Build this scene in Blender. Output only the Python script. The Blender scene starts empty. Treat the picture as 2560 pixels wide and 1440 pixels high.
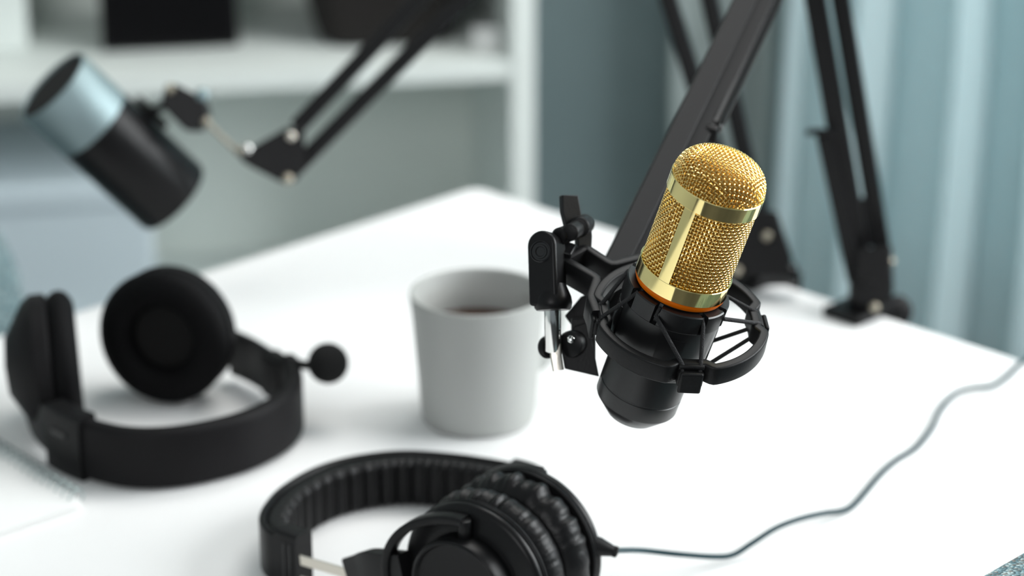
import bpy, bmesh, math, random
from mathutils import Vector as V, Matrix
PI = math.pi
random.seed(7)
sc = bpy.context.scene
COL = sc.collection

# ------------------------------------------------------------------ camera
FPX = 6044.0                                   # focal length in pixels of the 2560 px wide frame
PITCH = math.radians(20.8)
DESK = 0.74                                    # desk top height
CAM = V((0, 0, 1.37))
cam = bpy.data.cameras.new('camera')
cam.sensor_width = 36.0
cam.lens = FPX / 2560 * 36
cam.clip_start = 0.05
cam.dof.use_dof = True
cam.dof.focus_distance = 1.148
cam.dof.aperture_fstop = 4.9
camo = bpy.data.objects.new('camera', cam)
COL.objects.link(camo)
camo.location = CAM
camo.rotation_euler = (PI / 2 - PITCH, 0, 0)
sc.camera = camo

# ------------------------------------------------------------------ world, lights, exposure
w = bpy.data.worlds.new('world'); sc.world = w; w.use_nodes = True
bg = w.node_tree.nodes['Background']
bg.inputs[0].default_value = (0.80, 0.93, 1.0, 1)
bg.inputs[1].default_value = 0.22

def area(name, loc, target, sx, sy, power, color):
    l = bpy.data.lights.new(name, 'AREA'); l.shape = 'RECTANGLE'
    l.size, l.size_y, l.energy, l.color = sx, sy, power, color
    o = bpy.data.objects.new(name, l); COL.objects.link(o)
    o.location = loc
    o.rotation_euler = (V(target) - V(loc)).to_track_quat('-Z', 'Y').to_euler()
    return o
area('window_daylight', (1.92, 1.45, 1.65), (0, 1.45, 0.9), 1.5, 1.3, 80, (0.97, 0.99, 1.0))
area('ceiling_panel_light', (0.5, 2.05, 2.55), (0.1, 1.45, 0), 1.2, 0.9, 22, (1.0, 0.98, 0.95))
area('front_fill_light', (-0.7, -1.6, 2.0), (-.3, 2.6, 0.5), 1.2, 1.2, 26, (0.99, 0.99, 1.0))  # added fill behind the camera for shelf and gold reflections, no window there
area('rear_window_daylight', (1.05, 3.45, 1.5), (1.0, 2.8, 1.3), 1.5, 1.9, 22, (0.92, 0.98, 1.0))
sc.view_settings.view_transform = 'Standard'
sc.view_settings.look = 'None'
sc.view_settings.gamma = 1.0
sc.view_settings.use_curve_mapping = False
sc.view_settings.exposure = -0.12

# ------------------------------------------------------------------ helpers
RT = V((1, 0, 0)); UPV = V((0, math.sin(PITCH), math.cos(PITCH))); FW = V((0, math.cos(PITCH), -math.sin(PITCH)))
Zv = V((0, 0, 1))
def ray(px, py): return RT * ((px - 1280) / FPX) + UPV * ((720 - py) / FPX) + FW
def P(px, py, d): return CAM + ray(px, py) * d                    # point at a depth along the view axis
def Zp(px, py, z=DESK):                                            # point at a height
    r = ray(px, py); return CAM + r * ((z - CAM.z) / r.z)
def onp(px, py, o, n):                                             # point on a plane
    r = ray(px, py); return CAM + r * ((o - CAM).dot(n) / r.dot(n))
def camvec(a, b, c): return (RT * a + UPV * b - FW * c).normalized()
def frame(o, z, toward=None):
    """x right, -y toward the viewer, z given"""
    z = z.normalized(); t = (CAM - o) if toward is None else toward
    f = (t - z * t.dot(z)).normalized(); y = -f; x = y.cross(z)
    m = Matrix((x, y, z)).transposed().to_4x4(); m.translation = o
    return m
def fr(o, x, z):
    z = z.normalized(); x = (x - z * x.dot(z)).normalized(); y = z.cross(x)
    m = Matrix((x, y, z)).transposed().to_4x4(); m.translation = o
    return m
def catmull(pts, n=8, closed=False):
    out = []; L = len(pts)
    rng = range(L if closed else L - 1)
    for i in rng:
        if closed: p0, p1, p2, p3 = pts[i - 1], pts[i], pts[(i + 1) % L], pts[(i + 2) % L]
        else: p0, p1, p2, p3 = pts[max(i - 1, 0)], pts[i], pts[i + 1], pts[min(i + 2, L - 1)]
        for k in range(n):
            t = k / n
            out.append(0.5 * ((2 * p1) + (p2 - p0) * t + (2 * p0 - 5 * p1 + 4 * p2 - p3) * t * t + (3 * p1 - p0 - 3 * p2 + p3) * t ** 3))
    if not closed: out.append(pts[-1].copy())
    return out
def rrect(wd, ht, r, n=4):
    out = []
    for cx, cy, a0 in ((wd/2 - r, ht/2 - r, 0), (-wd/2 + r, ht/2 - r, PI/2), (-wd/2 + r, -ht/2 + r, PI), (wd/2 - r, -ht/2 + r, 1.5*PI)):
        for k in range(n + 1):
            a = a0 + PI/2 * k / n
            out.append((cx + r * math.cos(a), cy + r * math.sin(a)))
    return out
def lin(c):  # 8-bit sRGB to linear
    return tuple((x/255/12.92 if x/255 <= .04045 else ((x/255 + .055)/1.055) ** 2.4) for x in c)

class MB:
    def __init__(self, M=None): self.v = []; self.f = []; self.M = M or Matrix()
    def add(self, vs, fs, M=None):
        b = len(self.v); m = self.M @ M if M is not None else self.M
        self.v += [m @ V(p) for p in vs]; self.f += [tuple(b + i for i in f) for f in fs]
    def box(self, c, s, M=None):
        x, y, z = s[0]/2, s[1]/2, s[2]/2
        vs = [V(c) + V((sx*x, sy*y, sz*z)) for sx in (-1, 1) for sy in (-1, 1) for sz in (-1, 1)]
        self.add(vs, [(0,1,3,2),(4,6,7,5),(0,4,5,1),(2,3,7,6),(0,2,6,4),(1,5,7,3)], M)
    def lathe(self, prof, n=64, M=None, closed=False, a0=0, a1=2*PI, rfun=None):
        full = abs(a1 - a0 - 2*PI) < 1e-6
        cnt = n if full else n + 1
        vs, fs = [], []; L = len(prof)
        for k in range(cnt):
            a = a0 + (a1 - a0) * k / n; ca, sa = math.cos(a), math.sin(a)
            for i, (r, z) in enumerate(prof):
                if rfun: r, z = rfun(a, i, r, z)
                vs.append((r*ca, r*sa, z))
        for k in range(n):
            k2 = (k + 1) % cnt if full else k + 1
            for i in range(L if closed else L - 1):
                j = (i + 1) % L
                fs.append((k*L + i, k2*L + i, k2*L + j, k*L + j))
        self.add(vs, fs, M)
        if not full and closed: self.f += []
    def sweep(self, path, prof, up=Zv, closed=False, scale=None, cap=True, pfun=None):
        n = len(path); L = len(prof); vs, fs = [], []
        for i, p in enumerate(path):
            if closed: T = path[(i+1) % n] - path[i-1]
            else: T = path[min(i+1, n-1)] - path[max(i-1, 0)]
            T.normalize(); u = up[i] if isinstance(up, list) else up
            N = u.cross(T).normalized(); B = T.cross(N)
            s = scale[i] if scale else 1
            for j, (a, b) in enumerate(prof):
                if pfun: a, b = pfun(i, j, a, b)
                vs.append(p + N*(a*s) + B*(b*s))
        for i in range(n if closed else n - 1):
            i2 = (i + 1) % n
            for j in range(L):
                j2 = (j + 1) % L
                fs.append((i*L + j, i*L + j2, i2*L + j2, i2*L + j))
        if not closed and cap:
            fs.append(tuple(range(L))[::-1]); fs.append(tuple((n-1)*L + j for j in range(L)))
        self.add(vs, fs)
    def tube(self, path, r, n=10, closed=False, cap=True):
        m = len(path); vs, fs = [], []
        T0 = (path[1] - path[0]).normalized()
        N = T0.orthogonal().normalized()
        for i, p in enumerate(path):
            if closed: T = path[(i+1) % m] - path[i-1]
            else: T = path[min(i+1, m-1)] - path[max(i-1, 0)]
            T.normalize(); N = (N - T * N.dot(T)).normalized(); B = T.cross(N)
            rr = r[i] if isinstance(r, (list, tuple)) else r
            for k in range(n):
                a = 2*PI*k/n; vs.append(p + N*(math.cos(a)*rr) + B*(math.sin(a)*rr))
        for i in range(m if closed else m - 1):
            i2 = (i + 1) % m
            for k in range(n):
                k2 = (k + 1) % n; fs.append((i*n + k, i*n + k2, i2*n + k2, i2*n + k))
        if not closed and cap: fs.append(tuple(range(n))[::-1]); fs.append(tuple((m-1)*n + k for k in range(n)))
        self.add(vs, fs)
    def prism(self, poly, z0, z1, M=None):
        n = len(poly)
        vs = [(x, y, z0) for x, y in poly] + [(x, y, z1) for x, y in poly]
        fs = [tuple(range(n))[::-1], tuple(range(n, 2*n))] + [(i, (i+1) % n, n + (i+1) % n, n + i) for i in range(n)]
        self.add(vs, fs, M)
    def cyl(self, a, b, r, n=24, bev=0.0, r2=None):
        d = (b - a); h = d.length; m = fr(a, d.orthogonal(), d); r2 = r if r2 is None else r2
        bv = min(bev, h/3)
        if bev: prof = [(0, 0), (r-bev, 0), (r-bev*.3, bv*.3), (r, bv), (r2, h-bv), (r2-bev*.3, h-bv*.3), (r2-bev, h), (0, h)]
        else: prof = [(0, 0), (r, 0), (r2, h), (0, h)]
        self.lathe(prof, n, m)
    def ball(self, c, r, n=24, sq=(1, 1, 1)):
        prof = [(r*math.sin(PI*k/(n//2)), -r*math.cos(PI*k/(n//2))) for k in range(n//2 + 1)]
        m = Matrix.Translation(c) @ Matrix.Diagonal((*sq, 1))
        self.lathe(prof, n, m)
    def build(self, name, mat, parent=None, smooth=True, bevel=0, seg=2, angle=35, sub=0):
        me = bpy.data.meshes.new(name)
        inv = wm(parent).inverted() if parent else Matrix()
        pts = [inv @ p for p in self.v]
        ctr = sum(pts, V()) / len(pts) if parent else V()
        me.from_pydata([p - ctr for p in pts], [], self.f)
        bm = bmesh.new(); bm.from_mesh(me)
        bmesh.ops.remove_doubles(bm, verts=bm.verts, dist=1e-7)
        bmesh.ops.recalc_face_normals(bm, faces=bm.faces)
        bm.to_mesh(me); bm.free()
        o = bpy.data.objects.new(name, me); COL.objects.link(o)
        o.location = ctr
        if parent: o.parent = parent
        me.materials.append(mat)
        if bevel:
            b = o.modifiers.new('bevel', 'BEVEL'); b.width = bevel; b.segments = seg; b.limit_method = 'ANGLE'; b.angle_limit = math.radians(angle)
        if sub:
            s = o.modifiers.new('sub', 'SUBSURF'); s.levels = sub; s.render_levels = sub
        if smooth:
            me.shade_smooth()
            me.set_sharp_from_angle(angle=math.radians(38))
        return o
def wm(o):
    m = o.matrix_basis.copy()
    while o.parent: o = o.parent; m = o.matrix_basis @ m
    return m
def thing(name, label, cat, loc=(0, 0, 0), group=None):
    o = bpy.data.objects.new(name, None); COL.objects.link(o); o.location = loc; o.empty_display_size = .02
    return tag(o, label, cat, group)
def tag(o, label, cat, group=None):
    o['label'] = label; o['category'] = cat
    if group: o['group'] = group
    return o
def struct(o, label=None):
    o['kind'] = 'structure'
    if label: o['label'] = label
    return o

def mat(name, col, rough=.5, metal=0, bump=0, bscale=200, noise=None, nscale=30, coat=0, spec=.5, trans=0, ior=1.45, bdist=.001):
    m = bpy.data.materials.new(name); m.use_nodes = True
    nt = m.node_tree; b = nt.nodes['Principled BSDF']
    b.inputs['Base Color'].default_value = (*col, 1)
    b.inputs['Roughness'].default_value = rough; b.inputs['Metallic'].default_value = metal
    b.inputs['Coat Weight'].default_value = coat; b.inputs['Specular IOR Level'].default_value = spec
    b.inputs['Transmission Weight'].default_value = trans; b.inputs['IOR'].default_value = ior
    tc = nt.nodes.new('ShaderNodeTexCoord')
    if noise:
        n = nt.nodes.new('ShaderNodeTexNoise'); n.inputs['Scale'].default_value = nscale; n.inputs['Detail'].default_value = 4
        r = nt.nodes.new('ShaderNodeValToRGB')
        r.color_ramp.elements[0].color = (*col, 1); r.color_ramp.elements[1].color = (*noise, 1)
        r.color_ramp.elements[0].position = .4; r.color_ramp.elements[1].position = .6
        nt.links.new(tc.outputs['Object'], n.inputs['Vector']); nt.links.new(n.outputs['Fac'], r.inputs[0]); nt.links.new(r.outputs[0], b.inputs['Base Color'])
    if bump:
        n = nt.nodes.new('ShaderNodeTexNoise'); n.inputs['Scale'].default_value = bscale; n.inputs['Detail'].default_value = 3
        bp = nt.nodes.new('ShaderNodeBump'); bp.inputs['Strength'].default_value = bump; bp.inputs['Distance'].default_value = bdist
        nt.links.new(tc.outputs['Object'], n.inputs['Vector']); nt.links.new(n.outputs['Fac'], bp.inputs['Height']); nt.links.new(bp.outputs[0], b.inputs['Normal'])
    return m

M = {}
M['gold'] = mat('polished_gold', (1.0, .83, .37), .07, 1, bump=.02, bscale=40)
M['gold_wire'] = mat('gold_wire', (.97, .72, .28), .20, 1)
M['gold_inner'] = mat('inner_gold_gauze', (.48, .26, .05), .5, 1, bump=.8, bscale=1800)
M['amber'] = mat('amber_plastic', (.62, .125, .0), .4, 0, spec=.15)
M['black_satin'] = mat('satin_black_paint', (0.0065, 0.0065, 0.007), .34, 0, bump=.03, bscale=900, spec=0.2)
M['black_plastic'] = mat('moulded_black_plastic', (0.0075, 0.0075, 0.008), .42, 0, bump=.12, bscale=900, bdist=.0006, spec=0.22)
M['black_matt'] = mat('matt_black_plastic', (0.0075, 0.0072, 0.0078), .55, 0, bump=.1, bscale=700, spec=0.14)
M['black_gloss'] = mat('gloss_black_plastic', (.007, .007, .008), .18, 0)
M['elastic'] = mat('black_elastic_cord', (.010, .010, .011), .75, 0, bump=.6, bscale=1600)
M['leather_matt'] = mat('matt_black_leatherette', (.004, .004, .0045), .7, spec=.12, bump=.2, bscale=400)
M['leather'] = mat('black_leatherette', (0.005, 0.005, 0.0055), .38, 0, bump=.25, bscale=500, spec=0.26)
M['fabric_black'] = mat('black_foam', (.004, .004, .004), .95, 0, bump=.5, bscale=900)
M['boom'] = mat('powder_coated_black_steel', (0.008, 0.008, 0.0085), .42, 0, bump=.1, bscale=900, spec=0.17)
M['chrome'] = mat('chrome', (.82, .82, .80), .12, 1)
M['steel'] = mat('brushed_steel', (.66, .62, .55), .28, 1, bump=.1, bscale=400)
M['dull_steel'] = mat('dull_steel', (.34, .31, .25), .45, 1)
M['body_black'] = mat('semi_gloss_black_lacquer', (.006, .006, .0065), .30, spec=.55, bump=.02, bscale=900)
M['spring'] = mat('dark_spring_steel', (.10, .10, .10), .35, 1)
M['cap_grey'] = mat('grey_plastic_cap', (.11, .11, .10), .5, spec=.2)
M['silver'] = mat('silver_anodised', (.26, .335, .35), .58, 1, bump=.1, bscale=900)
M['desk'] = mat('white_laminate', (.88, .88, .875), .45, 0, bump=.02, bscale=300)
M['desk_leg'] = mat('white_metal', (.75, .77, .77), .4)
M['mug'] = mat('grey_glazed_stoneware', (.36, .37, .355), .5, 0, bump=.05, bscale=90)
M['coffee'] = mat('coffee', (.055, .018, .006), .08)
M['paper'] = mat('white_paper', (.87, .875, .865), .7)
M['wire'] = mat('coil_wire', (.34, .42, .42), .35, 1)
M['cable'] = mat('dark_teal_cable', (.003, .030, .040), .5, spec=.2)
M['shelf'] = mat('white_painted_board', (.72, .77, .74), .5, bump=.03, bscale=60)
M['shelf_back'] = mat('pale_grey_green_back_panel', (.82, .87, .82), .6)
M['wall'] = mat('slate_grey_wall_paint', lin((104, 120, 122)), .8, noise=lin((107, 123, 125)), nscale=6, bump=.05, bscale=300)
M['wall_side'] = mat('pale_wall_paint', (.55, .60, .60), .8, bump=.05, bscale=300)
M['floor'] = mat('dark_grey_floor', (.045, .047, .048), .5, noise=(.055, .057, .058), nscale=4)
M['ceiling'] = mat('white_ceiling_paint', (.78, .8, .8), .9)
M['screen'] = mat('black_screen_glass', (.002, .002, .0025), .45, spec=.1)
M['basket'] = mat('dark_brown_felt', (.012, .010, .009), .9, bump=.5, bscale=200)
M['boxwhite'] = mat('pale_blue_white_card', (.55, .64, .68), .6)
M['frame'] = mat('white_window_frame', (.8, .82, .82), .4)

def fabric():
    m = mat('speckled_blue_grey_tweed', (.2, .3, .33), .95)
    nt = m.node_tree; b = nt.nodes['Principled BSDF']; tc = nt.nodes['Texture Coordinate']
    n = nt.nodes.new('ShaderNodeTexVoronoi'); n.inputs['Scale'].default_value = 620
    r = nt.nodes.new('ShaderNodeValToRGB'); cr = r.color_ramp
    cr.elements[0].color = (*lin((70, 92, 98)), 1); cr.elements[1].color = (*lin((178, 192, 190)), 1)
    for p, c in ((.2, (88, 120, 128)), (.45, (120, 150, 156)), (.62, (110, 104, 98)), (.75, (140, 168, 174))):
        e = cr.elements.new(p); e.color = (*lin(c), 1)
    sp = nt.nodes.new('ShaderNodeSeparateColor')
    nt.links.new(tc.outputs['Object'], n.inputs['Vector']); nt.links.new(n.outputs['Color'], sp.inputs[0])
    nt.links.new(sp.outputs[0], r.inputs[0]); nt.links.new(r.outputs[0], b.inputs['Base Color'])
    bp = nt.nodes.new('ShaderNodeBump'); bp.inputs['Strength'].default_value = .8; bp.inputs['Distance'].default_value = .001
    nt.links.new(n.outputs['Distance'], bp.inputs['Height']); nt.links.new(bp.outputs[0], b.inputs['Normal'])
    return m
M['tweed'] = fabric()
def sheer():
    m = bpy.data.materials.new('teal_sheer_curtain_cloth'); m.use_nodes = True; nt = m.node_tree
    for n in list(nt.nodes): nt.nodes.remove(n)
    out = nt.nodes.new('ShaderNodeOutputMaterial'); d = nt.nodes.new('ShaderNodeBsdfDiffuse'); t = nt.nodes.new('ShaderNodeBsdfTranslucent')
    mx = nt.nodes.new('ShaderNodeMixShader'); mx.inputs[0].default_value = .5
    d.inputs[0].default_value = (.66, .76, .77, 1); t.inputs[0].default_value = (.50, .70, .735, 1)
    nt.links.new(d.outputs[0], mx.inputs[1]); nt.links.new(t.outputs[0], mx.inputs[2]); nt.links.new(mx.outputs[0], out.inputs[0])
    return m
M['curtain'] = sheer()
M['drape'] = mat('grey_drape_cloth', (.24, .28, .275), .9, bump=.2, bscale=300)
def glass():
    m = mat('window_glass', (.9, .96, .97), .02, trans=1, ior=1.05)
    return m
M['glass'] = glass()

# ------------------------------------------------------------------ room shell
XL, XR, YB, YF, ZC = -2.0, 2.0, 3.0, -2.2, 2.7
def slab(name, c, s, m, label=None, bev=0):
    b = MB(); b.box(c, s); return struct(b.build(name, m, None, smooth=False, bevel=bev), label)
slab('floor', (0, (YB+YF)/2, -.05), (XR-XL+.4, YB-YF+.4, .1), M['floor'])
slab('ceiling', (0, (YB+YF)/2, ZC+.05), (XR-XL+.4, YB-YF+.4, .1), M['ceiling'])
slab('wall_left', (XL-.05, (YB+YF)/2, ZC/2), (.1, YB-YF+.2, ZC), M['wall_side'])
b = MB()                                                         # back wall with a window opening behind the curtain
WX0, WX1, WZ0, WZ1 = .42, 1.75, .35, 2.3
for x0, x1, z0, z1 in ((XL, WX0, 0, ZC), (WX1, XR+.1, 0, ZC), (WX0, WX1, 0, WZ0), (WX0, WX1, WZ1, ZC)):
    b.box(((x0+x1)/2, YB+.05, (z0+z1)/2), (x1-x0, .1, z1-z0))
struct(b.build('wall_back', M['wall'], None, smooth=False), 'slate grey wall behind the shelf and curtain')
b = MB()                                                         # right wall with a window opening
SY0, SY1, SZ0, SZ1 = .55, 2.35, .85, 2.3
for y0, y1, z0, z1 in ((YF, SY0, 0, ZC), (SY1, YB, 0, ZC), (SY0, SY1, 0, SZ0), (SY0, SY1, SZ1, ZC)):
    b.box((XR+.05, (y0+y1)/2, (z0+z1)/2), (.1, y1-y0, z1-z0))
struct(b.build('wall_right', M['wall_side'], None, smooth=False))
def window(name, o, ux, wd, ht, th):
    fm = MB(); uz = Zv; un = ux.cross(uz)
    mm = fr(o, ux, un)
    for cx, cy, sx, sy in ((0, ht/2, wd, .05), (0, -ht/2, wd, .05), (-wd/2, 0, .05, ht), (wd/2, 0, .05, ht), (0, 0, .04, ht)):
        fm.box((cx, cy, 0), (sx, sy, th), mm)
    f = struct(fm.build(name, M['frame'], None, smooth=False))
    g = MB(); g.box((0, 0, 0), (wd-.05, ht-.05, .004), mm); g.build('pane', M['glass'], f, smooth=False)
window('window_1', V(((WX0+WX1)/2, YB+.05, (WZ0+WZ1)/2)), V((1, 0, 0)), WX1-WX0-.05, WZ1-WZ0-.05, .06)
window('window_2', V((XR+.05, (SY0+SY1)/2, (SZ0+SZ1)/2)), V((0, 1, 0)), SY1-SY0-.05, SZ1-SZ0-.05, .06)
slab('baseboard_back', (-.4, YB-.008, .05), (2.0, .016, .1), M['frame'])

# ------------------------------------------------------------------ curtain
def curtain(name, x0, x1, y, z0, z1, label, folds, amp, seed, cloth='curtain'):
    rnd = random.Random(seed); n = folds * 16
    path = []; am = [rnd.uniform(.45, 1.3) for _ in range(folds + 2)]; wf = [rnd.uniform(.55, 1.6) for _ in range(folds)]
    tot = sum(wf); edge = [sum(wf[:k])/tot for k in range(folds + 1)]
    for i in range(n + 1):
        u = i / 16; k = min(int(u), folds - 1); t = u - k
        a = (am[k]*(1-t) + am[k+1]*t) * amp
        x = x0 + (x1-x0)*(edge[k] + (edge[k+1]-edge[k])*t)
        path.append((x + .10*(x1-x0)/folds*math.sin(4*PI*u), y + a*math.sin(2*PI*u)))
    b = MB(); m = 14; vs, fs = [], []
    for j in range(m + 1):
        z = z0 + (z1-z0)*j/m; sp = 1.0 + .05*math.sin(j*.7 + seed)
        for (x, yy) in path: vs.append((x + .006*math.sin(j*.9 + x*9), y + (yy-y)*sp, z))
    L = n + 1
    for j in range(m):
        for i in range(n): fs.append((j*L+i, j*L+i+1, (j+1)*L+i+1, (j+1)*L+i))
    b.add(vs, fs); o = b.build(name, M[cloth])
    s = o.modifiers.new('cloth', 'SOLIDIFY'); s.thickness = .0012
    return tag(o, label, 'curtain')
curtain('curtain', .335, 1.70, 2.86, .03, 2.5, 'pale teal sheer curtain hanging in folds at the window on the right', 14, .036, 3)
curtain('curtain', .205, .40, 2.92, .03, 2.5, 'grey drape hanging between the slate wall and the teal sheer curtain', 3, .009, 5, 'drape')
b = MB(); b.cyl(V((.18, 2.86, 2.53)), V((1.78, 2.86, 2.53)), .012); b.cyl(V((.24, 2.86, 2.53)), V((.24, YB, 2.53)), .008); b.cyl(V((1.7, 2.86, 2.53)), V((1.7, YB, 2.53)), .008)
tag(b.build('curtain_rod', M['steel']), 'steel rod carrying the teal curtain above the frame', 'curtain rod')

# ------------------------------------------------------------------ bookcase and what stands in it
ang = math.radians(9.6)
bx = V((math.cos(ang), math.sin(ang), 0)); bd = V((-math.sin(ang), math.cos(ang), 0))
BC = P(1308, 170, 2.63); BC.z = 0
BM = fr(BC, bx, Zv)                                               # x to the right along the front, y into the case
SH1 = Zp(1272, 152, 0).z
tmp = P(1272, 150, 1.0) - CAM; SH1 = CAM.z + tmp.z * (BC.y / tmp.y)  # top of the shelf at its front edge
SH0 = SH1 - .305
bcase = thing('bookcase', 'white open bookcase against the back wall left of the grey wall', 'bookcase', BC)
W, DPT, TH = 1.45, .30, .026
for x in (0, -W): 
    b = MB(BM); b.box((x, DPT/2, .75), (TH, DPT, 1.5)); b.build('side_panel', M['shelf'], bcase, smooth=False, bevel=.001)
for z in (SH1 - .011, SH0 - .011, SH1 + .36, 1.49, .07):
    b = MB(BM); b.box((-W/2, DPT/2, z), (W - TH, DPT - .004, .022)); b.build('shelf', M['shelf'], bcase, smooth=False, bevel=.001)
b = MB(BM); b.box((-W/2, DPT - .004, .75), (W - TH, .006, 1.46)); b.build('back_panel', M['shelf_back'], bcase, smooth=False)
def shp(px, py, z): # shelf-local coordinates of a pixel at height z
    return BM.inverted() @ Zp(px, py, z)

# black flat screen leaning on the shelf
a = shp(256, 138, SH1); c = shp(600, 122, SH1)
mid = (a + c) / 2; wd = (c - a).length; az = math.atan2(c.y - a.y, c.x - a.x)
SM = BM @ Matrix.Translation((mid.x, mid.y + .012, SH1 + .002)) @ Matrix.Rotation(az, 4, 'Z') @ Matrix.Rotation(math.radians(-9), 4, 'X')
scr = thing('flat_screen', 'black flat screen leaning back on the shelf behind the silver-topped microphone', 'screen', SM.translation)
b = MB(SM); b.box((0, 0, .12), (wd, .014, .24)); b.build('housing', M['black_matt'], scr, bevel=.003)
b = MB(SM); b.box((0, -.0075, .12), (wd - .012, .002, .228)); b.build('screen', M['screen'], scr, smooth=False)
b = MB(BM @ Matrix.Translation((mid.x, mid.y + .07, SH1 + .0)) @ Matrix.Rotation(az, 4, 'Z')); b.box((0, 0, .003), (.08, .1, .006)); b.box((0, -.01, .06), (.05, .006, .12)); b.build('stand', M['black_matt'], scr, bevel=.001)
# dark basket
a = shp(835, 128, SH1); c = shp(1185, 124, SH1); mid = (a + c)/2; wd = (c-a).length
bk = thing('storage_basket', 'dark brown tapered basket on the shelf near its right end', 'basket', BM @ V((mid.x, mid.y + .09, SH1)))
b = MB(BM @ Matrix.Translation((mid.x - .012, mid.y + .095, SH1 + .001)))
def rr(sx, sy, z, r=.035): return [(x, y, z) for x, y in rrect(sx, sy, r, 5)]
rings = [rr(wd*.9, .15, 0), rr(wd, .16, .006), rr(wd + .055, .18, .13), rr(wd + .078, .188, .2), rr(wd + .066, .178, .2), rr(wd + .04, .165, .12), rr(wd*.95, .14, .012)]
L = len(rings[0]); vs = [p for r in rings for p in r]
fs = [(i*L+j, i*L+(j+1) % L, (i+1)*L+(j+1) % L, (i+1)*L+j) for i in range(len(rings)-1) for j in range(L)] + [tuple(range(L)), tuple((len(rings)-1)*L + j for j in range(L))]
b.add(vs, fs); b.build('body', M['basket'], bk)
b = MB(BM @ Matrix.Translation((mid.x - .012, mid.y + .095, SH1 + .001)))
b.sweep([V(p) + V((0, 0, .002)) for p in rr(wd + .072, .183, .2)], [(math.cos(k*PI/4)*.004, math.sin(k*PI/4)*.004) for k in range(8)], closed=True); b.build('rim', M['basket'], bk)
# small white tent card
a = shp(1214, 122, SH1)
b = MB(BM @ Matrix.Translation((a.x, a.y, SH1 + .0005)) @ Matrix.Rotation(PI/2, 4, 'Z') @ Matrix.Rotation(PI/2, 4, 'X'))
b.prism([(-.012, 0), (-.001, .024), (.001, .024), (.012, 0), (.0107, 0), (0, .0215), (-.0107, 0)], -.014, .014)
tag(b.build('folded_card', M['paper'], None, smooth=False), 'small white folded card on the shelf in front of the dark basket', 'card')
# white document holder at the far left
a = shp(-2, 128, SH1)
dh = thing('document_holder', 'white upright document holder on the shelf at the left edge', 'document holder', BM @ V((a.x, a.y + .1, SH1)))
b = MB(BM @ Matrix.Translation((a.x - .01, a.y + .078, SH1 + .001)))
for x in (-.04, .04): b.box((x, 0, .12), (.003, .16, .24))
b.box((0, -.08, .07), (.08, .003, .14)); b.box((0, .08, .12), (.08, .003, .24)); b.box((0, 0, .0015), (.08, .16, .003))
b.build('case', M['shelf'], dh, smooth=False, bevel=.0006)
b = MB(BM @ Matrix.Translation((a.x - .01, a.y + .078, SH1 + .003)))
for i in range(5): b.box((-.028 + i*.013, .0, .12 + .004*(i % 3)), (.006, .145, .235))
b.build('papers', M['paper'], dh, smooth=False)
# white storage box in the lower compartment
a = shp(382, 700, SH0)
top = .19
sb = thing('storage_box', 'pale blue white storage box in the lower shelf compartment', 'box', BM @ V((a.x - .15, .16, SH0)))
b = MB(BM); xr = shp(384, 600, SH0 + .1); xr = (BM.inverted() @ onp(384, 600, BM @ V((0, .03, 0)), bd)).x
b.box((xr - .2, .03 + .125, SH0 + .001 + .075), (.4, .25, .15)); b.build('body', M['boxwhite'], sb, bevel=.004)
b = MB(BM); b.box((xr - .2, .03 + .125, SH0 + .151 + .016), (.408, .258, .03)); b.build('lid', M['boxwhite'], sb, bevel=.004)

# ------------------------------------------------------------------ desk
cr = Zp(1190, 466); e1 = (Zp(2540, 896) - cr).normalized(); e2 = (Zp(560, 666) - cr).normalized()
e2 = (e2 - e1*e2.dot(e1)).normalized()                            # square corner
dlen, dwid = .745, 1.14
desk = thing('desk', 'white square desk carrying the headphones, mug and microphones', 'desk', (*(cr + e1*dlen/2 + e2*dwid/2).xy, 0))
DM = fr(V((cr.x, cr.y, DESK)), e1, Zv)
sgn = 1 if (DM.inverted() @ (cr + e2)).y > 0 else -1
poly = rrect(dlen, dwid, .012, 5)
b = MB(DM); b.prism([(x + dlen/2, sgn*(y + dwid/2)) for x, y in poly], -.025, 0); b.build('desktop', M['desk'], desk, bevel=.0025, seg=3, angle=60)
for x in (.05, dlen - .05):
    for y in (.05, dwid - .05):
        b = MB(DM); b.box((x, sgn*y, -.025 - (DESK-.025)/2), (.045, .045, DESK-.025)); b.build('leg', M['desk_leg'], desk, bevel=.003)
b = MB(DM)
for y in (.05, dwid-.05): b.box((dlen/2, sgn*y, -.055), (dlen-.145, .02, .06))
for x in (.05, dlen-.05): b.box((x, sgn*dwid/2, -.055), (.02, dwid-.145, .06))
b.build('apron', M['desk_leg'], desk, smooth=False)

# ------------------------------------------------------------------ mug
mc = Zp(1196, 1050); mc = V((mc.x, 1.424, DESK))
mug = thing('mug', 'light grey stoneware mug of coffee in the middle of the desk', 'mug', mc)
MM = Matrix.Translation(mc + V((0, 0, .0005)))
b = MB(MM)
prof = [(0, .001), (.030, .001), (.0325, 0), (.0352, .0015), (.0368, .006), (.0385, .03), (.0415, .07), (.0432, .0845), (.0430, .0862), (.0420, .0866), (.0408, .0858), (.0400, .083), (.0375, .05), (.0345, .012), (.031, .007), (0, .006)]
b.lathe(prof, 96); b.build('body', M['mug'], mug)
b = MB(MM); b.lathe([(0, .0595), (.03, .0595), (.0370, .0596), (.0381, .0605)], 96); b.build('coffee', M['coffee'], mug)
hd = V((.78, .62, 0)).normalized()
b = MB(MM); b.sweep(catmull([hd*.039 + Zv*.070, hd*.058 + Zv*.071, hd*.066 + Zv*.052, hd*.056 + Zv*.028, hd*.0368 + Zv*.022], 8), rrect(.011, .007, .003), up=hd.cross(Zv))
b.build('handle', M['mug'], mug)

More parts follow.
